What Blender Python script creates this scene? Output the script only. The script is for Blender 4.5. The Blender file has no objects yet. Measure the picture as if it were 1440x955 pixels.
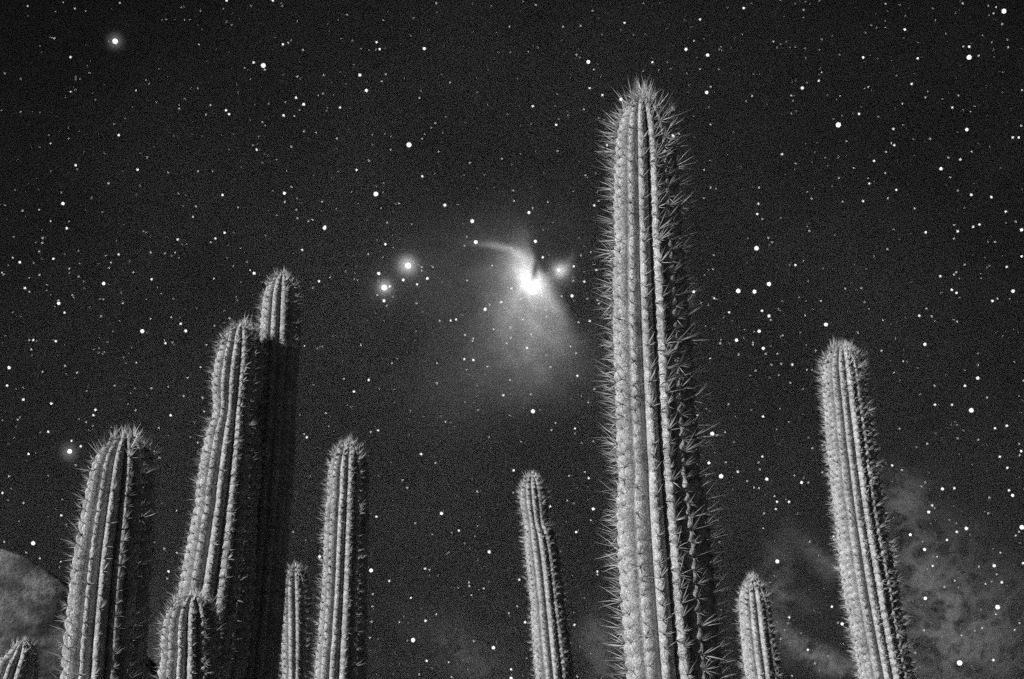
import bpy, bmesh, math, random
import numpy as np
from mathutils import Vector, Matrix

random.seed(7)
rng = np.random.default_rng(11)
S = bpy.context.scene
COL = S.collection

# ------------------------------------------------------------------ camera
W, H, F = 1440.0, 955.0, 1600.0          # photograph size and focal length in its pixels
PITCH = math.radians(19.5)
CAM = Vector((0.0, 0.0, 1.30))
cam_d = bpy.data.cameras.new('camera')
cam_d.sensor_width = 36.0
cam_d.lens = 36.0 * F / W
cam_d.clip_start, cam_d.clip_end = 0.05, 20000.0
cam_d.dof.use_dof = True
cam_d.dof.focus_distance = 2.85
cam_d.dof.aperture_fstop = 8.5
cam = bpy.data.objects.new('camera', cam_d)
COL.objects.link(cam)
cam.location = CAM
cam.rotation_euler = (math.pi / 2 + PITCH, 0, 0)
S.camera = cam
C_R = Vector((1, 0, 0))
C_F = Vector((0, math.cos(PITCH), math.sin(PITCH)))
C_U = Vector((0, -math.sin(PITCH), math.cos(PITCH)))

def pix_dir(x, y):
    """direction in the world that a pixel of the photograph looks along"""
    return (C_F + C_R * ((x - W / 2) / F) + C_U * ((H / 2 - y) / F)).normalized()

# ------------------------------------------------------------------ view settings
S.view_settings.view_transform = 'Standard'
S.view_settings.look = 'None'
S.view_settings.exposure = 0.28
S.view_settings.gamma = 1.0
S.view_settings.use_curve_mapping = False
S.cycles.use_denoising = False
S.cycles.use_adaptive_sampling = False
S.cycles.sample_clamp_indirect = 1.0
S.cycles.max_bounces = 4

# ------------------------------------------------------------------ sun (moon-like key light)
AZ, EL = math.radians(63), math.radians(24)
LDIR = Vector((-math.sin(AZ) * math.cos(EL), -math.cos(AZ) * math.cos(EL), math.sin(EL)))
sun_d = bpy.data.lights.new('sun', 'SUN')
sun_d.energy = 5.0
sun_d.angle = math.radians(0.5)
sun_d.color = (1.0, 1.0, 1.0)            # a black-and-white photograph
sun = bpy.data.objects.new('sun', sun_d)
COL.objects.link(sun)
sun.location = LDIR * 30
sun.rotation_euler = (-LDIR).to_track_quat('-Z', 'Y').to_euler()

# ------------------------------------------------------------------ node helpers
class NT:
    def __init__(self, tree):
        self.t = tree
        tree.nodes.clear()
    def n(self, kind, **kw):
        nd = self.t.nodes.new(kind)
        for k, v in kw.items():
            setattr(nd, k, v)
        return nd
    def put(self, sock, v):
        if hasattr(v, 'is_output'):
            self.t.links.new(v, sock)
        else:
            sock.default_value = v
    def m(self, op, a, b=0.0, c=None, clamp=False):
        nd = self.n('ShaderNodeMath', operation=op, use_clamp=clamp)
        self.put(nd.inputs[0], a); self.put(nd.inputs[1], b)
        if c is not None: self.put(nd.inputs[2], c)
        return nd.outputs[0]
    def v(self, op, a, b=(0, 0, 0), scale=None):
        nd = self.n('ShaderNodeVectorMath', operation=op)
        self.put(nd.inputs[0], a); self.put(nd.inputs[1], b)
        if scale is not None: self.put(nd.inputs[3], scale)
        return nd.outputs['Value'] if op in ('DOT_PRODUCT', 'LENGTH') else nd.outputs[0]
    def noise(self, vec, scale, detail=4, rough=0.55, dim='3D', lac=2.0):
        nd = self.n('ShaderNodeTexNoise', noise_dimensions=dim)
        self.put(nd.inputs['Vector'], vec)
        nd.inputs['Scale'].default_value = scale
        nd.inputs['Detail'].default_value = detail
        nd.inputs['Roughness'].default_value = rough
        nd.inputs['Lacunarity'].default_value = lac
        return nd
    def white(self, vec):
        nd = self.n('ShaderNodeTexWhiteNoise', noise_dimensions='3D')
        self.put(nd.inputs['Vector'], vec)
        return nd.outputs['Value']
    def smooth(self, x, lo, hi, a=0.0, b=1.0):
        nd = self.n('ShaderNodeMapRange', interpolation_type='SMOOTHSTEP')
        self.put(nd.inputs[0], x)
        nd.inputs[1].default_value, nd.inputs[2].default_value = lo, hi
        nd.inputs[3].default_value, nd.inputs[4].default_value = a, b
        return nd.outputs[0]

# ------------------------------------------------------------------ world: night sky, nebula, low thin cloud
world = bpy.data.worlds.new('World')
S.world = world
world.use_nodes = True
try:
    world.cycles.sampling_method = 'NONE'
except Exception:
    pass
w = NT(world.node_tree)
tc = w.n('ShaderNodeTexCoord').outputs['Generated']
N0 = pix_dir(745, 392)                                   # where the nebula stands in the sky
R0 = N0.cross(Vector((0, 0, 1))).normalized()
U0 = R0.cross(N0).normalized()
KF = 1600.0
def tan_xy(px, py):
    d = pix_dir(px, py)
    k = KF / d.dot(N0)
    return (d.dot(R0) * k, d.dot(U0) * k)
dn = w.v('DOT_PRODUCT', tc, tuple(N0))
inv = w.m('DIVIDE', KF, w.m('MAXIMUM', dn, 0.05))
tx = w.m('MULTIPLY', w.v('DOT_PRODUCT', tc, tuple(R0)), inv)
ty = w.m('MULTIPLY', w.v('DOT_PRODUCT', tc, tuple(U0)), inv)
cb = w.n('ShaderNodeCombineXYZ'); w.put(cb.inputs[0], tx); w.put(cb.inputs[1], ty)
P0 = cb.outputs[0]
front = w.smooth(dn, 0.05, 0.3)
# wispy displacement of the nebula's own coordinates
wn = w.noise(P0, 0.018, 5, 0.6)
warp = w.v('MULTIPLY', w.v('SUBTRACT', wn.outputs['Color'], (0.5, 0.5, 0.5)), (46, 46, 0))
PW = w.v('ADD', P0, warp)
warp2 = w.v('SCALE', warp, (0, 0, 0), scale=0.3)
PS = w.v('ADD', P0, warp2)
def blob(P, px, py, sx, sy, rot, amp):
    """soft elliptic glow; rot in degrees counter-clockwise as seen in the sky"""
    cx, cy = tan_xy(px, py)
    q = w.v('SUBTRACT', P, (cx, cy, 0))
    r = w.n('ShaderNodeVectorRotate', rotation_type='Z_AXIS')
    w.put(r.inputs['Vector'], q); r.inputs['Angle'].default_value = -math.radians(rot)
    q = w.v('MULTIPLY', r.outputs[0], (1.0 / sx, 1.0 / sy, 0))
    e = w.m('EXPONENT', w.m('MULTIPLY', w.v('DOT_PRODUCT', q, q), -0.5))
    return w.m('MULTIPLY', e, amp)
def total(*xs):
    s = xs[0]
    for x in xs[1:]: s = w.m('ADD', s, x)
    return s
def edge(P, p, q, soft):
    """1 on the right-hand side walking p -> q (picture sense), 0 on the other, soft border"""
    a, b = Vector(tan_xy(*p)), Vector(tan_xy(*q))
    t = (b - a).normalized(); nrm = Vector((t.y, -t.x))
    d = w.m('SUBTRACT', w.v('DOT_PRODUCT', P, (nrm.x, nrm.y, 0)), nrm.dot(a))
    return w.smooth(d, -soft, soft)
fil = w.smooth(w.noise(PW, 0.03, 6, 0.62).outputs['Fac'], 0.25, 0.75, 0.72, 1.25)
# body of the nebula, cut on its sharp north-west side
body = total(
    blob(PS, 747, 397, 9, 12, 25, 0.85),
    blob(PS, 738, 380, 11, 17, 10, 0.34),
    blob(PS, 762, 408, 9, 24, 38, 0.20),
    blob(PW, 739, 408, 26, 32, 20, 0.19),
    blob(PW, 745, 438, 38, 44, 15, 0.105),
    blob(PW, 752, 478, 42, 42, 10, 0.062),
    blob(PW, 716, 430, 60, 60, 0, 0.030))
cut1 = w.m('SUBTRACT', 1.0, w.m('MULTIPLY', edge(PS, (763, 392), (738, 316), 6), edge(PS, (775, 384), (735, 384), 8)))
cut2 = edge(PS, (812, 470), (768, 381), 13)
cut2 = w.m('SUBTRACT', 1.0, w.m('MULTIPLY', cut2, edge(PW, (830, 480), (700, 500), 60)))
notch = w.m('SUBTRACT', 1.0, blob(PS, 752, 378, 3.4, 14, -14, 0.9))
body = w.m('MULTIPLY', w.m('MULTIPLY', body, w.m('MULTIPLY', cut1, cut2)), notch)
body = w.m('MULTIPLY', body, fil)
wing = total(
    blob(PS, 714, 352, 17, 3.6, -20, 0.13), blob(PS, 692, 346, 20, 2.6, -9, 0.075), blob(PS, 731, 362, 10, 7, -40, 0.16),
    blob(PW, 738, 335, 9, 18, 5, 0.02),
    blob(PS, 787, 380, 6.0, 6.5, 0, 0.45), blob(PS, 785, 384, 13, 13, 0, 0.10), blob(PS, 797, 373, 3.5, 11, -30, 0.07))
faint = total(
    blob(PW, 640, 372, 70, 40, 15, 0.012), blob(PW, 612, 430, 26, 70, 10, 0.007), blob(PW, 660, 540, 60, 40, 20, 0.016),
    blob(PW, 745, 530, 70, 34, 0, 0.016), blob(PW, 745, 330, 60, 40, 0, 0.010))
faint = w.m('MULTIPLY', faint, fil)
halos = total(
    blob(P0, 573, 373, 7.5, 7.5, 0, 0.40), blob(P0, 572, 376, 16, 16, 0, 0.03), blob(P0, 541, 404, 6, 6, 0, 0.30), blob(P0, 540, 406, 15, 15, 0, 0.03),
    blob(P0, 162, 58, 6, 6, 0, 0.12), blob(P0, 97, 636, 7, 7, 0, 0.10), blob(P0, 960, 428, 7, 7, 0, 0.09))
neb = w.m('MULTIPLY', total(body, wing, faint, halos), front)
# air glow: brighter low down, fading towards the zenith; a broad faint glow round the nebula imitates lens vignetting
sz = w.n('ShaderNodeSeparateXYZ'); w.put(sz.inputs[0], tc)
elev = sz.outputs[2]
glow = w.smooth(elev, 0.0, 0.66, 0.0180, 0.0045)
field = w.m('MULTIPLY', w.m('EXPONENT', w.m('MULTIPLY', w.m('SUBTRACT', 1.0, dn), -22.0)), 0.0110)
mott = w.smooth(w.noise(tc, 6.0, 4, 0.55).outputs['Fac'], 0.3, 0.7, 0.82, 1.15)
base = w.m('MULTIPLY', w.m('ADD', glow, field), mott)
# low thin cloud near the horizon all the way round
cn_v = w.v('MULTIPLY', tc, (1.0, 1.0, 1.5))
cwp = w.noise(cn_v, 5.0, 4, 0.6).outputs['Color']
cn_v = w.v('ADD', cn_v, w.v('SCALE', w.v('SUBTRACT', cwp, (0.5, 0.5, 0.5)), scale=0.16))
cl = w.smooth(w.noise(cn_v, 15.0, 7, 0.62).outputs['Fac'], 0.44, 0.75)
cl = w.m('MULTIPLY', cl, w.smooth(elev, 0.08, 0.15, 1.0, 0.0))
fr1 = w.m('ABSOLUTE', w.m('SUBTRACT', w.noise(PW, 0.022, 6, 0.6).outputs['Fac'], 0.5))
fr2 = w.m('ABSOLUTE', w.m('SUBTRACT', w.noise(w.v('ADD', PW, (331, 77, 0)), 0.05, 5, 0.6).outputs['Fac'], 0.5))
wisp_tex = w.m('ADD', w.smooth(fr1, 0.0, 0.13, 1.25, 0.12), w.smooth(fr2, 0.0, 0.12, 0.55, 0.0))
wisps = total(
    blob(PW, 1120, 905, 55, 10, -38, 0.034), blob(PW, 1175, 935, 40, 12, -18, 0.034), blob(PW, 1088, 830, 14, 46, -8, 0.026),
    blob(PW, 1112, 850, 26, 12, 0, 0.014), blob(PW, 1158, 788, 34, 11, -42, 0.026),
    blob(PW, 1268, 700, 22, 20, -30, 0.026), blob(PW, 1310, 860, 60, 100, 20, 0.030), blob(PW, 1380, 890, 60, 60, 0, 0.018),
    blob(PW, 1300, 800, 20, 60, 20, 0.018),
    blob(PW, 655, 920, 46, 20, -35, 0.016), blob(PW, 845, 920, 12, 36, 0, 0.022), blob(PW, 830, 905, 16, 16, 0, 0.014), blob(PW, 220, 930, 40, 50, 0, 0.02))
wisps = w.m('MULTIPLY', w.m('MULTIPLY', wisps, wisp_tex), w.m('MULTIPLY', front, 1.15))
cloud = w.m('ADD', w.m('MULTIPLY', cl, 0.010), wisps)
# film grain imitated in the sky brightness by random sub-pixel bright points
pt = w.m('GREATER_THAN', w.white(tc), 0.972)
g1 = w.m('ADD', 0.22, w.m('MULTIPLY', pt, 0.78 / 0.028))
g2 = w.m('ADD', 0.84, w.m('MULTIPLY', pt, 0.16 / 0.028))
lum = w.m('ADD', w.m('MULTIPLY', base, g1), w.m('MULTIPLY', w.m('ADD', neb, cloud), g2))
em = w.n('ShaderNodeBackground')
cc = w.n('ShaderNodeCombineColor')
for i in range(3): w.put(cc.inputs[i], lum)
w.put(em.inputs['Color'], cc.outputs[0]); em.inputs['Strength'].default_value = 1.0
out = w.n('ShaderNodeOutputWorld'); w.put(out.inputs['Surface'], em.outputs[0])

# ------------------------------------------------------------------ materials
def grey(x): return (x, x, x, 1)

def speck(nt, vec, col, k=0.75):
    """sub-millimetre speckle over a colour value (mean kept)"""
    b = nt.m('GREATER_THAN', nt.white(vec), 0.70)
    return nt.m('MULTIPLY', col, nt.m('ADD', 1 - k, nt.m('MULTIPLY', b, k / 0.30)))

def principled(name, build, rough=0.8, spec=0.2):
    m = bpy.data.materials.new(name); m.use_nodes = True
    nt = NT(m.node_tree)
    p = nt.n('ShaderNodeBsdfPrincipled')
    o = nt.n('ShaderNodeOutputMaterial'); nt.put(o.inputs[0], p.outputs[0])
    p.inputs['Roughness'].default_value = rough
    p.inputs['Specular IOR Level'].default_value = spec
    v = nt.n('ShaderNodeTexCoord').outputs['Object']
    val, bump = build(nt, v)
    c = nt.n('ShaderNodeCombineColor')
    for i in range(3): nt.put(c.inputs[i], val)
    nt.put(p.inputs['Base Color'], c.outputs[0])
    if bump is not None:
        h, strength, dist = bump
        b = nt.n('ShaderNodeBump'); b.inputs['Strength'].default_value = strength; b.inputs['Distance'].default_value = dist
        nt.put(b.inputs['Height'], h); nt.put(p.inputs['Normal'], b.outputs[0])
    return m

def skin(nt, v):
    a = nt.smooth(nt.noise(v, 16, 4, 0.6).outputs['Fac'], 0.3, 0.7, 0.26, 0.42)
    b = nt.smooth(nt.noise(v, 230, 3, 0.6).outputs['Fac'], 0.32, 0.68, 0.62, 1.30)
    scar = nt.m('MULTIPLY', nt.smooth(nt.noise(v, 38, 5, 0.7).outputs['Fac'], 0.60, 0.70, 1.0, 0.55), nt.smooth(nt.noise(v, 7, 6, 0.75).outputs['Fac'], 0.60, 0.66, 1.0, 0.6))
    bloom = nt.smooth(nt.noise(v, 75, 4, 0.7).outputs['Fac'], 0.55, 0.75, 1.0, 1.28)
    val = nt.m('MULTIPLY', nt.m('MULTIPLY', a, b), nt.m('MULTIPLY', scar, bloom))
    stretched = nt.v('MULTIPLY', v, (1, 1, 0.25))
    h = nt.m('ADD', nt.noise(v, 160, 4, 0.65).outputs['Fac'], nt.m('MULTIPLY', nt.noise(stretched, 60, 3).outputs['Fac'], 0.8))
    return speck(nt, v, val, 0.66), (h, 0.55, 0.006)
M_SKIN = principled('cactus_skin', skin, 0.72, 0.25)

def spine_mat(nt, v):
    at = nt.n('ShaderNodeAttribute', attribute_name='along')
    return nt.smooth(at.outputs['Fac'], 0.0, 0.40, 0.06, 0.55), None
M_SPINE = principled('cactus_spine', spine_mat, 0.5, 0.4)
M_AREOLE = principled('areole_felt', lambda nt, v: (nt.smooth(nt.noise(v, 900, 2).outputs['Fac'], 0.3, 0.7, 0.015, 0.05), None), 0.95, 0.05)

def ground_m(nt, v):
    a = nt.smooth(nt.noise(v, 0.15, 6, 0.6).outputs['Fac'], 0.3, 0.7, 0.045, 0.085)
    b = nt.smooth(nt.noise(v, 24, 5, 0.7).outputs['Fac'], 0.3, 0.7, 0.7, 1.25)
    return nt.m('MULTIPLY', a, b), (nt.noise(v, 12, 6, 0.7).outputs['Fac'], 0.6, 0.03)
M_GROUND = principled('desert_ground', ground_m, 0.95, 0.1)

def hill_m(nt, v):
    a = nt.smooth(nt.noise(v, 0.09, 8, 0.66).outputs['Fac'], 0.38, 0.64, 0.035, 0.30)
    b = nt.smooth(nt.noise(v, 0.9, 5, 0.7).outputs['Fac'], 0.3, 0.7, 0.75, 1.2)
    return speck(nt, v, nt.m('MULTIPLY', a, b), 0.85), (nt.noise(v, 0.3, 8, 0.68).outputs['Fac'], 0.5, 1.6)
M_HILL = principled('hill_slope', hill_m, 0.95, 0.05)

def star_mat(strength):
    m = bpy.data.materials.new('star_light'); m.use_nodes = True
    nt = NT(m.node_tree)
    e = nt.n('ShaderNodeEmission'); e.inputs['Color'].default_value = (1, 1, 1, 1); e.inputs['Strength'].default_value = strength
    o = nt.n('ShaderNodeOutputMaterial'); nt.put(o.inputs[0], e.outputs[0])
    m.cycles.emission_sampling = 'NONE'
    return m

# ------------------------------------------------------------------ mesh helpers
def mesh_np(name, verts, faces, mats, mat_idx=None, smooth=True, attr=None):
    me = bpy.data.meshes.new(name)
    faces = np.asarray(faces, dtype=np.int32); k = faces.shape[1]
    me.vertices.add(len(verts)); me.vertices.foreach_set('co', np.asarray(verts, dtype=np.float32).ravel())
    me.loops.add(faces.size); me.loops.foreach_set('vertex_index', faces.ravel())
    me.polygons.add(len(faces))
    me.polygons.foreach_set('loop_start', np.arange(0, faces.size, k, dtype=np.int32))
    me.polygons.foreach_set('loop_total', np.full(len(faces), k, dtype=np.int32))
    for m in mats: me.materials.append(m)
    if mat_idx is not None: me.polygons.foreach_set('material_index', np.asarray(mat_idx, dtype=np.int32))
    me.polygons.foreach_set('use_smooth', np.full(len(faces), smooth, dtype=bool))
    if attr is not None:
        a = me.attributes.new('along', 'FLOAT', 'POINT'); a.data.foreach_set('value', np.asarray(attr, dtype=np.float32))
    me.update(calc_edges=True)
    return me

def link(name, data, parent=None, **props):
    o = bpy.data.objects.new(name, data); COL.objects.link(o)
    if parent is not None: o.parent = parent
    for k, v in props.items(): o[k] = v
    return o

# ------------------------------------------------------------------ ground and hill
g = 4000.0
n = 40
xs = np.linspace(-1, 1, n + 1); xs = np.sign(xs) * np.abs(xs) ** 3 * g
gv = np.array([(x, y, 0.0) for y in xs for x in xs])
gf = [(j * (n + 1) + i, j * (n + 1) + i + 1, (j + 1) * (n + 1) + i + 1, (j + 1) * (n + 1) + i) for j in range(n) for i in range(n)]
link('ground', mesh_np('ground', gv, gf, [M_GROUND]), kind='structure')

def fbm2(x, y, seed, octs=5):
    r = np.random.default_rng(seed); s = 0; a = 1.0; f = 1.0
    for _ in range(octs):
        for _ in range(3):
            th = r.uniform(0, 2 * math.pi); ph = r.uniform(0, 6.28)
            s = s + a * np.sin(f * (x * math.cos(th) + y * math.sin(th)) + ph) / 3
        a *= 0.5; f *= 2.1
    return s

HY = 130.0                                               # distance of the rounded hill
def on_y(px, py, Y):
    d = pix_dir(px, py); return CAM + d * (Y / d.y)
hc = on_y(-40, 768, HY)
nr, na = 70, 160
rr = np.linspace(0, 1, nr + 1)[1:]
an = np.linspace(0, 2 * math.pi, na, endpoint=False)
RX = on_y(480, 955, HY).x - hc.x
hv = [(0, 0, hc.z)]
for r_ in rr:
    x = r_ * RX * np.cos(an); y = r_ * RX * 0.36 * np.sin(an)
    z = hc.z * (0.5 + 0.5 * np.cos(math.pi * np.clip(r_, 0, 1))) ** 1.1
    z = z + (1 - r_) * (fbm2(x * 0.16, y * 0.16, 3) * 0.55) * min(1, r_ * 4)
    if r_ == rr[-1]: z = np.full_like(x, -0.5)
    hv += list(zip(x, y, z))
hv = np.array(hv, dtype=float); hv[:, 0] += hc.x; hv[:, 1] += HY
hf = [(0, 1 + i, 1 + (i + 1) % na, 1 + (i + 1) % na) for i in range(na)]
tri = [(0, 1 + i, 1 + (i + 1) % na) for i in range(na)]
for k in range(nr - 1):
    a, b = 1 + k * na, 1 + (k + 1) * na
    for i in range(na):
        j = (i + 1) % na
        tri += [(a + i, b + i, b + j), (a + i, b + j, a + j)]
link('hill', mesh_np('hill', hv, tri, [M_HILL]), kind='structure', label='smooth rounded hill standing pale in the night')

# ------------------------------------------------------------------ spine clusters (areole felt + radiating spines)
def make_cluster(seed, count, length, thick, up=0.0, spread=1.15):
    r = random.Random(seed)
    V, Fc, MI, AT = [], [], [], []
    # felt pad: low six-sided dome
    rad = thick * 8.5
    b0 = 0
    V.append((0, 0, rad * 0.55)); AT.append(0)
    for i in range(6):
        t = i * math.pi / 3
        V.append((rad * math.cos(t), rad * 1.25 * math.sin(t), -rad * 0.35)); AT.append(0)
    for i in range(6):
        Fc.append((0, 1 + i, 1 + (i + 1) % 6)); MI.append(1)
    for i in range(count):
        if i < 4: th = r.uniform(0.1, 0.62); L = length * r.uniform(0.75, 1.3)
        else: th = r.uniform(0.55, spread); L = length * r.uniform(0.4, 0.85)
        ph = 2 * math.pi * (i * 0.382 + r.uniform(-0.25, 0.25))
        d = Vector((math.sin(th) * math.cos(ph), math.sin(th) * math.sin(ph) + up, math.cos(th))).normalized()
        e1 = d.orthogonal().normalized(); e2 = d.cross(e1)
        if i >= 3 and r.random() < 0.22: L *= r.uniform(0.15, 0.5)
        bend = Vector((r.uniform(-1, 1), r.uniform(-1, 1), 0)) * L * 0.03
        b = len(V)
        for (s, w_) in ((0.0, 1.0), (0.5, 0.75)):
            c = d * (L * s) + bend * (s * (1 - s) * 4)
            for k in range(3):
                a = k * 2.0944
                V.append(tuple(c + (e1 * math.cos(a) + e2 * math.sin(a)) * thick * w_)); AT.append(s)
        V.append(tuple(d * L)); AT.append(1.0)
        for k in range(3):
            k2 = (k + 1) % 3
            Fc += [(b + k, b + k2, b + 3 + k2), (b + k, b + 3 + k2, b + 3 + k), (b + 3 + k, b + 3 + k2, b + 6)]
            MI += [0, 0, 0]
    return np.array(V), np.array(Fc), np.array(MI), np.array(AT)

# ------------------------------------------------------------------ columnar cactus
def catmull(P, n_per=12):
    P = np.asarray(P, float); out_ = []
    Q = np.vstack([2 * P[0] - P[1], P, 2 * P[-1] - P[-2]])
    for i in range(1, len(Q) - 2):
        for t in np.linspace(0, 1, n_per, endpoint=False):
            p0, p1, p2, p3 = Q[i - 1], Q[i], Q[i + 1], Q[i + 2]
            out_.append(0.5 * ((2 * p1) + (-p0 + p2) * t + (2 * p0 - 5 * p1 + 4 * p2 - p3) * t * t + (-p0 + 3 * p1 - 3 * p2 + p3) * t ** 3))
    out_.append(Q[-2])
    return np.array(out_)

def cactus(label, Y, pts, ribs, spacing, spine_len, spine_thick, seed, phase=0.0, depth=0.20, m=10, singles=0,
           nsp=11, dome=1.7, lean_y=0.0, bead=0.06, group='columnar cacti in the night garden'):
    """pts: (x, y, half width) along the axis from the tip down, read off the photograph; Y: metres in front of the camera"""
    r = np.random.default_rng(seed)
    ctrl = []
    for (px, py, hw) in pts:
        p = on_y(px, py, Y)
        depth_m = (p - CAM).dot(C_F)
        ctrl.append((p.x, p.y + lean_y * 0, p.z, hw * depth_m / F))
    x, y, z, R = ctrl[-1]
    px_, py_, pz_, _ = ctrl[-2]
    sl = max(-0.16, min(0.16, (x - px_) / (pz_ - z)))
    # carry the stem on down to the soil
    while z > 0.30:
        dz = min(0.35, z - 0.05); z -= dz; x += sl * dz; sl *= 0.7
        ctrl.append((x, y, z, R))
    ctrl.append((x, y, -0.06, R * 0.96))
    D = catmull(ctrl)
    seg = np.r_[0, np.cumsum(np.linalg.norm(np.diff(D[:, :3], axis=0), axis=1))]
    L = seg[-1]
    Rtip = np.interp(L * 0.0 + ctrl[0][3], [0, 1], [0, 1])
    Ld = dome * ctrl[0][3] * 1.0 if ctrl[0][3] > 0 else dome * 0.1
    Rd = max(ctrl[1][3], ctrl[0][3])
    Ld = dome * Rd
    rows_per = 8
    base = np.array([ctrl[-1][0], ctrl[-1][1], 0.0])
    # rows: dense in the dome, even further down; coarse below the camera's view line
    s_list = list(Ld * (1 - np.cos(np.linspace(0.02, math.pi / 2, 26))))
    s = s_list[-1]
    while s < L:
        zc = np.interp(s, seg, D[:, 2])
        s += spacing / (rows_per if zc > 1.15 else 4)
        s_list.append(min(s, L))
    sA = np.array(s_list)
    C = np.stack([np.interp(sA, seg, D[:, k]) for k in range(4)], 1)
    T = np.gradient(C[:, :3], sA, axis=0) if len(sA) > 2 else None
    # smooth tangents from the control curve
    T = np.stack([np.interp(sA, seg, np.gradient(D[:, k], seg)) for k in range(3)], 1)
    T /= np.linalg.norm(T, axis=1, keepdims=True); T = -T           # pointing up
    E1 = np.array([1.0, 0, 0]) - T * T[:, :1]; E1 /= np.linalg.norm(E1, axis=1, keepdims=True)
    E2 = np.cross(T, E1)
    q = np.clip(sA / Ld, 0, 1)
    prof = np.sqrt(np.clip(1 - (1 - q) ** 2.0, 0, 1))
    Rad = np.where(C[:, 3] > 0, C[:, 3], 0.01) * prof
    gp = r.uniform(0, 6.28, 4)
    Rad = Rad * (1 + 0.022 * np.sin(sA / 0.09 + gp[0]) + 0.03 * np.sin(sA / 0.21 + gp[1]) - 0.05 * np.exp(-((np.mod(sA + gp[2] * 0.1, 0.62) - 0.31) / 0.03) ** 2))
    nang = ribs * m
    th = np.arange(nang) / nang * 2 * math.pi
    u = ((np.arange(nang) % m) / m) * 2 - 1                          # -1 groove .. 0 crest .. 1 groove
    rib = np.arange(nang) // m
    off = r.uniform(0, 1, ribs)
    # small differences between neighbouring ribs
    rib_amp = 1 + r.uniform(-0.03, 0.03, ribs)
    wob_ph = r.uniform(0, 6.28, ribs)
    a = np.abs(u)
    shape = 1 - depth + depth * (1 - a ** 1.7) ** 0.78
    # areole positions along s: closer together near the tip
    def warp_s(s_): return s_ / spacing + 2.2 * (1 - np.exp(-s_ / (Ld * 0.8)))
    vv = warp_s(sA)[:, None] + off[rib][None, :] - 0.10 * a[None, :]
    fr = vv - np.floor(vv)
    bump = (0.5 - 0.5 * np.cos(2 * math.pi * np.clip(fr + 0.12 * np.sin(vv * 2.3 + wob_ph[rib][None, :] * 2) * np.sin(math.pi * fr), 0, 1))) ** 0.7
    amp = bead * (1 - a ** 2)[None, :]
    uneven = 1 + 0.45 * np.sin(vv * 1.7 + wob_ph[rib][None, :])
    rr_ = Rad[:, None] * (shape[None, :] * rib_amp[rib][None, :] + amp * (bump - 0.55) * uneven)
    wander = 0.05 * np.sin(sA[:, None] * 5 + wob_ph[rib][None, :]) * (1 - a)[None, :] / ribs * 6
    ang = phase + th[None, :] + wander + 0.05 * np.sin(sA * 1.3 + seed)[:, None]
    X = C[:, None, :3] + E1[:, None, :] * (rr_ * np.cos(ang))[..., None] + E2[:, None, :] * (rr_ * np.sin(ang))[..., None]
    nrow = len(sA)
    V = np.vstack([X.reshape(-1, 3) - base, [C[0, :3] + T[0] * Rad[0] * 0.1 - base]])
    i0 = np.arange(nang); i1 = (i0 + 1) % nang
    k = np.arange(nrow - 1)[:, None] * nang
    q_ = np.stack([k + i0, k + nang + i0, k + nang + i1, k + i1], -1).reshape(-1, 4)
    tri1 = q_[:, [0, 1, 2]]; tri2 = q_[:, [0, 2, 3]]
    cap = np.stack([np.full(nang, len(V) - 1), i0, i1], -1)
    faces = np.vstack([tri1, tri2, cap])
    # orient outward
    root = bpy.data.objects.new('columnar_cactus', None); COL.objects.link(root)
    root.location = base; root.empty_display_size = 0.2
    root['label'] = label; root['category'] = 'cactus'; root['group'] = group
    link('stem', mesh_np('stem', V, faces, [M_SKIN]), root)
    # spine clusters
    NV = 14
    vs = [make_cluster(seed * 50 + i, nsp, spine_len, spine_thick, up=0.22) for i in range(NV)]
    cl = []
    smax = L - 0.05
    W_ = warp_s(sA)
    for j in range(ribs):
        tt = math.ceil(W_[0] + off[j])
        while True:
            sv = np.interp(tt - off[j], W_, sA)
            if tt - off[j] > W_[-1] or sv > smax: break
            i = min(nrow - 1, int(np.searchsorted(sA, sv)))
            jj = j * m + m // 2
            p = X[i, jj]; 
            c0 = C[i, :3]; t = T[i]
            nrm = p - c0; nrm = nrm - t * nrm.dot(t) if np.linalg.norm(nrm) > 1e-6 else nrm
            nl = np.linalg.norm(nrm)
            nrm = nrm / nl if nl > 1e-6 else t
            tip = max(0.0, 1 - sv / Ld)
            d = nrm * (1 - tip ** 1.6 * 0.9) + t * (0.10 + 1.3 * tip ** 1.3)
            d /= np.linalg.norm(d)
            cl.append((p, d, t, sv, i))
            tt += 1
    # the ones the photograph shows largest become single parts
    scored = []
    for idx, (p, d, t, sv, i) in enumerate(cl):
        pv = Vector(p); to = (CAM - pv); dist = to.length; to.normalize()
        rel = pv - CAM; zf = rel.dot(C_F)
        vis = zf > 0
        if vis:
            X_ = W / 2 + rel.dot(C_R) / zf * F; Y_ = H / 2 - rel.dot(C_U) / zf * F
            vis = -5 < X_ < W + 5 and -5 < Y_ < H + 10
        facing = Vector(p - C[i, :3]).normalized().dot(to)
        if vis and facing > -0.30: scored.append((min(facing, 0.3) / dist + 0.001 * (idx % 7), idx))
    scored.sort(reverse=True)
    single = set(idx for _, idx in scored[:singles])
    meshes = {}
    SV, SF, SM, SA = [], [], [], []; nv = 0
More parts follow.
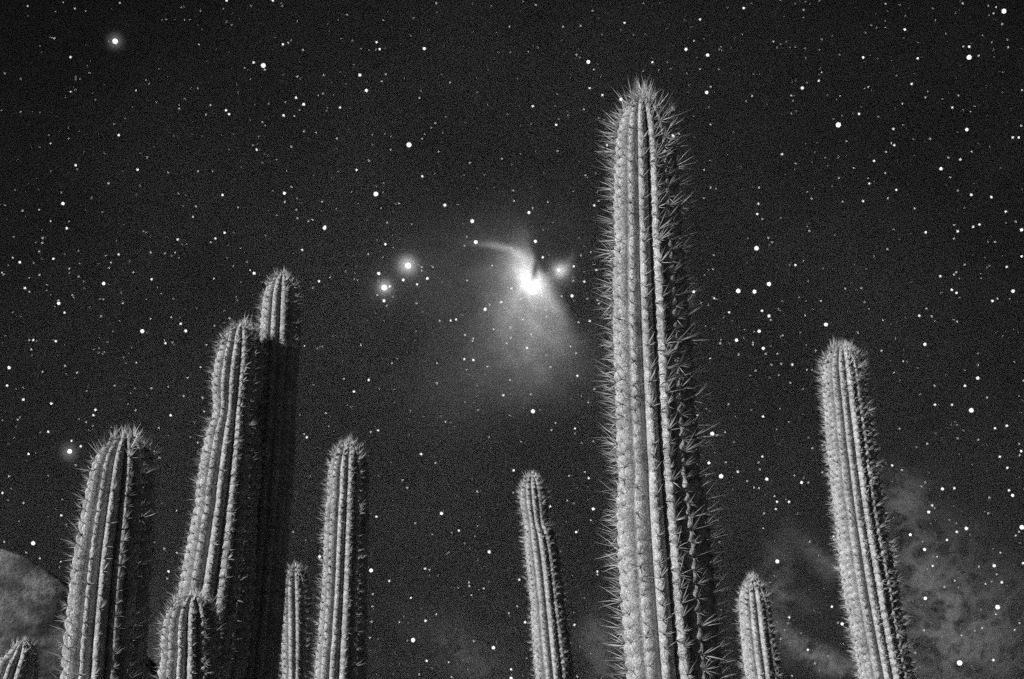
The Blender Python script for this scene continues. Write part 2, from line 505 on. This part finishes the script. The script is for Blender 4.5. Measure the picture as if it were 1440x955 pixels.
    for idx, (p, d, t, sv, i) in enumerate(cl):
        zc = d; xc = np.cross(t, zc)
        if np.linalg.norm(xc) < 1e-4: xc = np.array([1.0, 0, 0])
        xc /= np.linalg.norm(xc); yc = np.cross(zc, xc)
        rot = r.uniform(-0.5, 0.5); ca, sa = math.cos(rot), math.sin(rot)
        xr = xc * ca + yc * sa; yr = -xc * sa + yc * ca
        sc = r.uniform(0.55, 1.25) * (1.12 if sv < Ld * 0.6 else 1.0)
        M3 = np.stack([xr, yr, zc], 1) * sc
        pos = p - base - d * 0.0015
        k_ = int(r.integers(NV))
        if idx in single:
            if k_ not in meshes:
                v_, f_, mi_, at_ = vs[k_]; meshes[k_] = mesh_np('spine_cluster', v_, f_, [M_SPINE, M_AREOLE], mi_, False, at_)
            o = link('spine_cluster', meshes[k_], root)
            mm = Matrix.Identity(4)
            for a_ in range(3):
                for b_ in range(3): mm[a_][b_] = M3[a_, b_]
                mm[a_][3] = pos[a_]
            o.matrix_local = mm
        else:
            v_, f_, mi_, at_ = vs[k_]
            SV.append(v_ @ M3.T + pos); SF.append(f_ + nv); SM.append(mi_); SA.append(at_); nv += len(v_)
    if SV:
        link('spines', mesh_np('spines', np.vstack(SV), np.vstack(SF), [M_SPINE, M_AREOLE], np.concatenate(SM), False, np.concatenate(SA)), root, kind='stuff')
    return root

# tall one in the middle distance of focus
cactus('tallest thick ribbed cactus column, sharply lit, reaching highest into the stars', 2.70,
       [(903, 137, 30), (904, 170, 33), (907, 230, 42), (910, 330, 49), (914, 430, 53), (920, 560, 57), (928, 700, 60), (938, 840, 63), (947, 955, 66)],
       15, 0.031, 0.050, 0.00058, 3, phase=0.12, singles=300, nsp=12, dome=2.0, bead=0.044, depth=0.27)
cactus('broad round-topped cactus with deep dark grooves in front of the rounded hill', 2.95,
       [(178, 612, 40), (175, 650, 43), (168, 720, 48), (159, 800, 52), (152, 880, 55), (146, 955, 57)],
       15, 0.031, 0.036, 0.0006, 5, phase=0.05, singles=260, nsp=10, dome=1.35, bead=0.034, depth=0.30)
A_Y = 4.2
cactus('leaning cactus column with a pinched waist, paired with a taller shaded one', A_Y,
       [(340, 456, 29), (338, 500, 33), (334, 545, 35), (331, 582, 30), (328, 622, 38), (320, 700, 45), (309, 800, 52), (298, 890, 55), (290, 955, 57)],
       15, 0.034, 0.036, 0.0008, 8, phase=0.3, singles=280, nsp=11, bead=0.042)
# the neighbour stands where the leaning column's shadow falls
xa = (338 - 720) / F; xb = (394 - 720) / F; kt = math.tan(AZ)
B_Y = A_Y * (kt - xa * 1.06) / (kt - xb * 1.06)
cactus('cactus column whose lower part lies in black shadow below a lit tip', B_Y + 0.05,
       [(398, 386, 22), (396, 425, 25), (394, 480, 28), (390, 560, 29), (383, 680, 29), (374, 800, 28), (361, 955, 30)],
       12, 0.034, 0.034, 0.0008, 9, phase=0.1, singles=160, nsp=10, bead=0.042)
cactus('short dark-grooved cactus stub standing in front of the leaning column', 3.75,
       [(272, 836, 34), (270, 870, 38), (268, 955, 44)],
       15, 0.030, 0.032, 0.0007, 12, phase=0.2, singles=120, nsp=10, dome=1.2, bead=0.05, depth=0.28)
cactus('short slim cactus squeezed between the shaded column and the straight slender one', 5.6,
       [(415, 797, 17), (416, 825, 20), (417, 880, 21), (417, 955, 22)],
       12, 0.034, 0.032, 0.0009, 14, phase=0.0, singles=0, nsp=9, bead=0.042)
cactus('straight slender cactus column with pale ribs and a black flank beside the short slim one', 5.0,
       [(492, 621, 25), (490, 655, 29), (487, 740, 31), (483, 850, 33), (478, 955, 35)],
       14, 0.034, 0.036, 0.0009, 16, phase=0.35, singles=150, nsp=10, bead=0.042)
cactus('thin cactus column with a bulging tip below the glowing nebula', 6.6,
       [(748, 667, 18), (750, 697, 21), (754, 735, 18), (759, 757, 22), (765, 800, 23), (772, 870, 25), (780, 955, 27)],
       13, 0.036, 0.034, 0.0010, 18, phase=0.2, singles=0, nsp=9, bead=0.042)
cactus('small cactus between the two tallest columns, ringed by wispy cloud', 5.8,
       [(1057, 813, 19), (1060, 840, 22), (1066, 895, 24), (1074, 955, 26)],
       13, 0.034, 0.034, 0.0009, 21, phase=0.25, singles=0, nsp=9, bead=0.042)
cactus('tall pale cactus column leaning out from a bank of wispy cloud', 4.9,
       [(1184, 486, 27), (1186, 525, 30), (1194, 600, 33), (1206, 700, 35), (1219, 790, 36), (1234, 880, 37), (1248, 955, 38)],
       17, 0.031, 0.040, 0.0008, 24, phase=0.15, singles=300, nsp=11, bead=0.055, depth=0.22)
cactus('lowest cactus tip, tilted and half dark, at the foot of the rounded hill', 3.4,
       [(34, 900, 20), (31, 925, 25), (22, 955, 30)],
       11, 0.030, 0.022, 0.0005, 27, phase=0.3, singles=60, nsp=9, dome=1.6, bead=0.04, depth=0.3)

# ------------------------------------------------------------------ stars
# read off enlarged tiles of the photograph: (tile origin) then triples x, y (tile pixels at 2.983x) and size class
TILES = {
 (0, 0): '116,26,2 314,36,2 503,12,2 483,173,6 228,161,2 296,240,3 318,332,1 336,331,1 297,385,2 316,377,1 376,306,1 400,419,1 87,469,1 212,602,2 288,582,1 498,567,3 318,693,3 324,709,1 213,717,1 577,712,3 618,660,2 706,723,2 831,718,2 892,718,1 455,770,2 257,809,1 264,854,4 94,884,2 164,880,2 63,796,1 20,862,1 213,928,2 430,891,1 809,910,2 822,866,2 934,818,3 999,870,2 1193,811,4 1223,785,2 1194,847,2 1243,880,2 1247,915,2 1294,928,2 1312,922,2 1352,846,2 1363,952,4 1410,877,1 752,456,2 613,335,1 626,351,1 571,380,2 657,428,1 829,370,1 834,186,2 776,415,1 883,441,2 864,480,2 948,463,3 961,479,3 1027,285,1 1050,332,1 1064,262,3 1105,275,6 1111,293,2 1187,186,3 1209,180,2 1220,168,1 1271,209,2 1247,321,2 1358,315,2 1355,392,2 1335,401,1 1242,410,3 1274,438,4 1190,484,3 1235,487,2 1101,512,2 1112,526,1 1127,435,1 1197,428,1 1276,552,2 1326,556,2 1413,581,2 1222,616,2 1077,628,3 1100,684,1 1257,462,1 1427,451,3 951,2,3 1145,2,3 1053,24,1 950,92,1 697,81,1 775,84,1 760,31,1 1247,88,1 1145,802,1',
 (480, 0): '24,62,2 398,13,2 628,26,1 816,20,2 148,177,3 161,206,3 348,204,4 116,209,1 176,84,1 303,76,1 705,112,2 930,112,2 1004,108,2 1054,46,2 1188,96,3 1036,260,5 986,230,2 1000,242,1 1059,292,2 1087,320,1 1042,370,3 1095,399,3 1173,417,4 1305,261,3 1331,293,1 1266,298,1 824,198,1 785,219,1 1091,146,1 78,315,4 105,380,4 186,312,2 169,341,2 52,272,1 264,328,1 456,346,2 328,411,2 614,441,1 696,480,1 803,446,3 905,395,1 898,445,1 950,484,1 1017,459,2 912,500,1 901,524,3 1079,495,1 795,520,1 395,516,2 377,536,1 338,582,2 349,564,1 425,558,1 284,608,6 208,628,2 184,562,1 130,566,1 115,674,2 64,713,3 408,637,2 539,684,2 674,666,2 907,633,2 816,636,1 1115,609,3 340,740,3 392,728,1 600,734,1 516,735,1 145,814,6 145,782,1 72,854,1 166,873,1 243,853,2 434,861,4 487,858,1 721,800,2 725,843,2 802,873,2 787,892,4 866,847,2 549,928,5 192,934,2 974,802,1 1024,735,2 1033,744,1 1061,862,3 1080,843,2 1390,571,5 1416,562,2 1388,452,2',
 (960, 0): '73,82,3 47,172,2 14,207,4 105,231,4 187,32,1 256,34,3 410,2,1 507,42,2 507,73,1 250,144,1 161,197,1 154,207,1 164,211,1 72,290,2 17,307,1 101,388,4 117,364,2 109,450,1 297,312,1 290,402,2 266,424,1 381,174,2 410,186,1 435,174,1 396,200,1 472,199,1 513,203,1 516,245,1 757,241,3 793,106,1 766,137,1 851,16,2 911,20,1 932,124,3 1175,14,2 1282,24,1 1315,30,2 1304,56,2 1348,47,5 1341,101,2 1362,166,1 1365,198,2 1259,148,1 1298,178,1 1202,241,6 1202,196,3 1177,196,2 1241,234,2 986,245,3 961,352,3 897,317,1 583,303,2 571,339,3 502,369,4 521,347,1 455,401,2 462,422,1 476,465,1 779,365,2 764,371,1 740,478,3 653,524,6 670,485,1 660,403,1 922,436,2 1018,408,2 1090,416,1 1157,401,2 1131,451,3 1176,462,1 1208,469,1 1192,544,4 924,525,1 884,541,3 875,601,2 888,609,3 853,638,2 687,592,2 417,647,3 474,686,2 554,639,1 655,656,1 803,675,3 717,704,2 655,747,2 778,748,1 783,770,3 850,726,2 896,797,3 861,832,2 757,844,3 671,846,2 541,833,2 524,805,1 320,787,2 318,855,3 313,898,3 334,919,2 412,913,1 117,787,2 138,792,1 89,713,2 89,830,2 116,674,1 117,522,2 973,875,2 1084,708,4 1115,661,2 1165,669,3 1213,636,2 1288,617,1 1123,744,2 1154,800,2 1211,817,3 1295,827,3 1355,888,3 1398,930,2 1357,935,1 1219,952,3 1245,942,3 1182,872,1 1385,577,3 1410,577,3 1424,378,2 1420,527,2 1038,582,2 967,584,1 1139,944,2',
 (0, 320): '280,3,3 53,127,2 83,146,3 58,40,1 179,44,2 177,65,2 164,101,2 224,131,3 329,98,1 291,172,2 335,152,1 165,199,2 9,189,2 122,211,1 105,254,3 124,269,2 197,241,1 330,206,2 352,227,1 355,255,1 457,169,2 465,147,2 444,119,1 498,113,3 435,235,4 246,318,4 245,305,2 271,357,3 304,284,2 54,356,1 229,330,1 424,372,2 434,301,1 419,301,1 507,274,1 515,317,2 559,188,2 632,105,2 691,108,2 735,105,2 720,118,1 745,50,3 904,46,3 885,62,2 942,22,3 764,70,1 782,70,1 636,217,3 614,21,1 897,215,2 728,298,1 661,252,1 677,277,1 991,293,1 963,381,2 1066,192,4 1050,180,2 1010,87,1 953,129,1 1113,33,1 1268,94,3 1361,3,4 1338,226,3 1314,253,2 1385,210,2 824,339,1 632,383,2 718,376,2 758,404,3 779,434,4 597,435,5 617,442,1 502,393,1 694,485,3 725,482,2 690,473,1 899,412,2 866,493,2 234,476,3 140,472,3 123,472,2 131,512,2 414,526,1 430,530,1 437,522,1 415,505,1 520,546,1 527,568,1 572,567,2 273,580,2 323,609,2 178,605,2 38,588,4 30,663,3 98,722,3 215,739,3 400,765,3 392,787,3 74,806,2 85,797,1 331,804,1 362,816,2 390,833,1 202,857,3 300,895,3 339,918,3 292,939,6 120,950,3 481,663,2 566,674,1 635,674,2 706,668,1 770,706,2 850,714,2 569,767,2 716,788,3 842,586,2 787,630,2 892,616,3 857,771,2 666,841,2 800,879,1 829,903,2 867,869,3 1278,496,2 1330,507,1 1342,503,1 1276,866,2 1287,880,3 1367,779,2 1380,834,1 1314,660,1 1353,499,1',
 (480, 320): '185,70,3 113,112,2 172,126,1 280,160,7 180,252,7 157,193,4 156,222,1 260,220,4 203,247,3 179,307,4 191,329,2 151,283,2 215,291,1 318,238,3 361,214,4 337,166,2 337,181,2 384,166,2 376,161,1 316,318,2 340,353,1 55,189,1 17,184,1 67,220,1 564,61,5 527,38,2 517,76,2 632,161,2 713,88,2 814,58,4 845,125,3 912,178,4 975,163,3 1005,117,2 1046,103,2 1070,178,3 1019,227,3 973,223,2 968,287,4 924,289,2 1032,299,2 1074,306,2 1081,318,2 995,398,2 1042,392,3 1105,245,2 1060,155,1 1018,186,1 975,208,1 603,343,4 623,323,2 670,313,3 714,256,3 762,385,2 753,299,2 857,346,2 860,375,2 413,391,2 459,390,3 481,386,3 506,367,1 527,222,2 639,427,2 519,450,2 554,466,2 551,477,2 712,464,2 710,420,2 797,449,2 779,505,3 694,486,2 962,499,2 985,527,2 878,585,2 990,622,3 1061,677,2 1036,733,2 1007,704,1 516,552,3 554,556,3 613,584,2 402,569,2 401,653,2 213,569,2 115,640,3 53,688,3 10,634,2 81,493,2 707,640,2 794,700,2 679,704,3 572,767,2 804,771,5 706,787,1 882,850,2 898,820,2 980,843,3 1057,898,2 753,898,1 619,879,2 437,815,2 418,792,1 154,851,3 123,858,2 334,950,3 41,752,1 221,680,1 290,770,1 160,676,1 313,434,1',
 (960, 320): '531,14,2 310,87,5 362,237,5 301,269,5 233,266,5 132,297,3 130,116,2 127,174,2 360,44,2 375,63,2 473,157,3 450,157,1 507,140,1 588,172,1 1020,20,3 859,91,2 803,121,1 885,8,1 1154,16,3 1138,47,2 1422,10,4 1281,60,1 1310,60,2 1183,156,2 1148,188,2 1138,198,2 1081,204,3 1129,261,3 1149,274,3 1161,295,1 1287,160,1 1360,165,3 1422,121,3 1386,267,4 1300,308,3 1321,298,2 1372,299,1 1083,274,1 750,255,2 682,256,2 763,314,2 580,308,2 517,308,1 514,369,2 546,342,1 601,407,5 735,441,2 840,388,2 782,341,1 993,370,3 1023,340,2 1045,373,2 1152,395,2 892,465,1 934,378,1 1016,490,4 834,517,2 925,561,2 886,608,2 1240,577,2 1183,599,1 1238,632,4 1184,664,3 1057,663,2 1058,743,3 1130,743,3 1211,767,5 1277,713,2 1360,832,3 1310,842,3 1240,890,2 1153,885,2 1152,828,1 1127,827,1 1026,907,2 1411,707,1 1420,938,3 1412,908,2 1429,643,2 1391,563,1 333,349,3 362,371,4 370,388,2 195,356,3 171,378,1 321,435,4 226,473,4 338,507,4 295,482,2 295,491,2 261,428,1 299,437,1 257,463,1 158,487,2 235,533,2 348,530,2 397,530,2 420,453,2 409,458,1 402,341,1 407,347,1 418,308,1 487,292,1 403,619,2 306,600,2 284,621,1 413,572,2 373,576,2 460,575,3 451,652,2 521,597,2 541,597,1 115,549,2 192,741,2 337,793,3 224,793,1 444,815,1 394,848,1 558,517,2 124,865,5 178,858,2 144,871,2 216,900,1 544,926,2 586,913,2 910,844,2 980,922,1 62,789,3 46,269,4 77,316,1 107,324,1',
 (0, 635): '317,58,2 257,268,3 139,385,5 10,174,3 37,104,2 98,215,2 203,101,1 17,379,2 110,424,2 167,448,2 255,463,2 618,706,3 632,556,3 707,503,3 742,425,2 689,407,2 648,381,1 634,70,2 669,26,2 740,248,2 702,533,2 1230,337,2 1302,103,1 1341,441,4 1278,743,3 1268,873,2',
 (480, 635): '335,11,3 723,79,3 570,168,2 395,48,2 276,152,2 257,120,2 208,43,1 147,273,3 420,260,4 310,301,2 493,332,3 381,347,1 463,340,1 620,421,4 571,455,1 125,499,5 201,543,3 351,491,3 369,495,2 535,549,2 537,564,2 598,574,2 616,546,1 546,603,2 292,614,3 132,598,2 130,650,2 127,714,2 243,716,2 353,710,3 398,683,2 120,781,2 301,791,5 638,823,4 556,795,2 450,884,2 358,878,3 712,914,3 712,952,4 463,946,2 326,935,2 703,678,2 738,649,2 771,716,3 876,231,3 948,206,2 1057,241,4 1047,288,2 985,338,3 903,518,3 1074,504,3 1074,516,2 978,727,3 955,102,2 1021,86,2 1038,111,3 721,173,2 746,538,3 990,944,2 449,423,1 517,385,1 571,312,1 406,521,1',
 (960, 635): '110,48,4 161,104,5 181,46,2 231,85,3 270,124,2 299,150,2 320,154,2 353,116,4 334,21,3 318,46,2 324,75,2 385,187,2 396,211,3 391,241,3 446,211,3 433,200,1 341,260,2 338,322,2 482,260,1 468,100,2 499,130,4 528,130,2 508,111,1 586,87,2 607,93,2 633,356,3 532,377,2 397,461,5 154,381,1 525,832,3 447,696,3 447,720,1 669,723,4 652,718,2 626,651,3 609,857,1 555,889,2 412,785,2 879,58,3 920,77,2 1090,157,4 1140,154,3 1017,129,2 1002,146,2 1331,22,3 1362,68,3 1414,15,2 1369,163,3 1384,184,4 1286,193,2 1282,260,2 1032,254,4 1047,226,3 1190,323,4 1150,337,3 1148,302,1 1109,371,3 1423,318,5 1411,337,2 1397,352,2 955,349,4 1015,411,4 1067,442,2 1049,480,3 1141,542,2 1098,569,2 1333,424,2 1307,479,4 1243,482,2 1317,516,2 1339,549,3 1271,556,2 1296,546,1 1428,468,3 1018,616,4 1321,653,5 1314,683,2 1413,720,2 1393,748,2 1256,741,2 1170,771,2 1162,887,6 1304,875,3 1012,750,2 975,845,2 459,941,2',
}
STAR_R = 3000.0
DIA = {7: 7.4, 6: 5.2, 5: 4.2, 4: 2.9, 3: 1.75, 2: 1.05, 1: 0.65}        # diameter in photograph pixels
EMI = {7: 2.2, 6: 2.6, 5: 2.4, 4: 2.2, 3: 2.4, 2: 1.5, 1: 1.0}
stars = []
for (ox, oy), txt in TILES.items():
    for tr in txt.split():
        a, b, c = map(int, tr.split(','))
        stars.append((ox + a / 2.9833, oy + b / 2.9833, c))
bmS = bmesh.new(); bmesh.ops.create_icosphere(bmS, subdivisions=2, radius=0.5)
star_mesh = {}
for c in (3, 4, 5, 6, 7):
    me = bpy.data.meshes.new('star'); bmS.to_mesh(me); me.materials.append(star_mat(EMI[c])); star_mesh[c] = me
bmS.free()
NEAR = [((745, 400), 75, 'close to the glowing core of the nebula', 'nebula core'),
        ((560, 390), 70, 'near the pair of haloed stars', 'haloed pair'),
        ((690, 510), 95, 'in the dim outskirts below the nebula', 'dim nebula outskirts'),
        ((905, 120), 80, 'around the tip of the tallest cactus', 'tallest cactus tip'),
        ((1065, 440), 85, 'in the loose cluster around the row of three stars', 'three-star cluster'),
        ((1185, 480), 75, 'around the tip of the tall leaning pale cactus', 'leaning pale cactus tip'),
        ((398, 385), 65, 'around the tip of the cactus with the black lower part', 'shaded cactus tip'),
        ((338, 450), 60, 'around the tip of the cactus with a pinched waist', 'pinched cactus tip'),
        ((178, 605), 95, 'around the broad round-topped cactus', 'round-topped cactus'),
        ((490, 615), 70, 'around the tip of the straight slender cactus', 'slender cactus tip'),
        ((746, 660), 70, 'around the tip of the thin cactus with a bulging tip', 'bulging cactus tip'),
        ((1057, 805), 90, 'above and beside the small cactus among wispy cloud', 'small cactus tip'),
        ((1340, 850), 130, 'shining through the wispy cloud bank', 'cloud bank'),
        ((40, 770), 80, 'over the rounded hill', 'rounded hill'),
        ((370, 92), 70, 'around the large lone star with a tiny close companion', 'companioned star')]
LAB = {7: ('very bright star in a round hazy halo beside the nebula', 'haloed stars beside the nebula'),
       6: ('large bright white star standing out in the night sky', 'large bright stars'),
       5: ('bright round white star, a little smaller than the largest', 'bright stars'),
       4: ('medium-sized white star in the night sky', 'medium stars'),
       3: ('small crisp white star in the night sky', 'small stars')}
UNIQUE = {(1038, 409): 'trio', (1060, 410): 'trio', (1081, 399): 'trio', (786, 380): 'star at the heart of the small round nebula patch',
          (97, 635): 'big star with a soft glow above the rounded hill', (162, 58): 'largest lone star with a faint glow, far from the nebula',
          (1161, 456): 'bright star just above the tip of the tall leaning pale cactus',
          (946, 191): 'bright star touching the spines near the tallest cactus tip',
          (669, 340): 'bright star at the outer end of the nebula wing', (1093, 790): 'bright star above the small cactus between the tall columns'}
big = [s for s in stars if s[2] >= 3]
big.sort(key=lambda s: -s[2])
objs, rest = big[:300], big[300:] + [s for s in stars if s[2] < 3]
for (x, y, c) in objs:
    d = pix_dir(x, y)
    o = link('star', star_mesh[c])
    o.location = CAM + d * STAR_R
    k = STAR_R * DIA[c] / F * (1 + random.uniform(-0.12, 0.12))
    o.scale = (k, k, k)
    o['label'], o['group'] = LAB[c]
    o['category'] = 'star'
    if c <= 5:
        kind_ = {5: 'bright round star', 4: 'medium-sized white star', 3: 'small crisp white star'}[c]
        hit = [(math.hypot(x - q[0][0], y - q[0][1]) / q[1], q) for q in NEAR]
        hit = min(hit, key=lambda t_: t_[0])
        if hit[0] < 1: o['label'], o['group'] = kind_ + ' ' + hit[1][2], kind_ + 's by ' + hit[1][3]
        else: o['label'], o['group'] = kind_ + ' in open sky away from nebula and cactus tips', kind_ + 's in open sky'
    for (ux, uy), t in UNIQUE.items():
        if abs(ux - x) < 4 and abs(uy - y) < 4:
            if t == 'trio':
                o['label'], o['group'] = 'one of three equal bright stars in a short bent row beside the tallest cactus', 'three stars in a row'
            else:
                o['label'] = t; o['group'] = 'night sky stars'
# all fainter stars, in view and over the rest of the sky
pts = []
for (x, y, c) in rest: pts.append((pix_dir(x, y), DIA[c], c))
for _ in range(1500):
    d = pix_dir(random.uniform(-40, W + 40), random.uniform(-40, H + 40))
    pts.append((d, random.choice((0.25, 0.3, 0.36, 0.42, 0.5, 0.62)), 1))
for _ in range(9000):
    z = random.uniform(0.01, 1); a = random.uniform(0, 2 * math.pi); q = math.sqrt(1 - z * z)
    d = Vector((q * math.cos(a), q * math.sin(a), z))
    zf = d.dot(C_F)
    if zf > 0.2 and abs(d.dot(C_R) / zf) < 0.475 and abs(d.dot(C_U) / zf) < 0.325: continue
    if d.dot(LDIR) > 0.9985: continue
    pts.append((d, random.choice((0.3, 0.4, 0.5, 0.65, 0.65, 1.0, 1.0, 1.7)) if random.random() > 0.01 else 3.5, 1))
octa = np.array([(1, 0, 0), (-1, 0, 0), (0, 1, 0), (0, -1, 0), (0, 0, 1), (0, 0, -1)], float) * 0.55
of = np.array([(0, 2, 4), (2, 1, 4), (1, 3, 4), (3, 0, 4), (2, 0, 5), (1, 2, 5), (3, 1, 5), (0, 3, 5)])
FV = np.vstack([octa * (STAR_R * dia / F) + np.array(CAM + d * STAR_R) for d, dia, c in pts])
FF = np.vstack([of + 6 * i for i in range(len(pts))])
link('faint_stars', mesh_np('faint_stars', FV, FF, [star_mat(2.6)], None, False), kind='stuff',
     label='countless faint pinprick stars scattered over the whole night sky', category='stars')
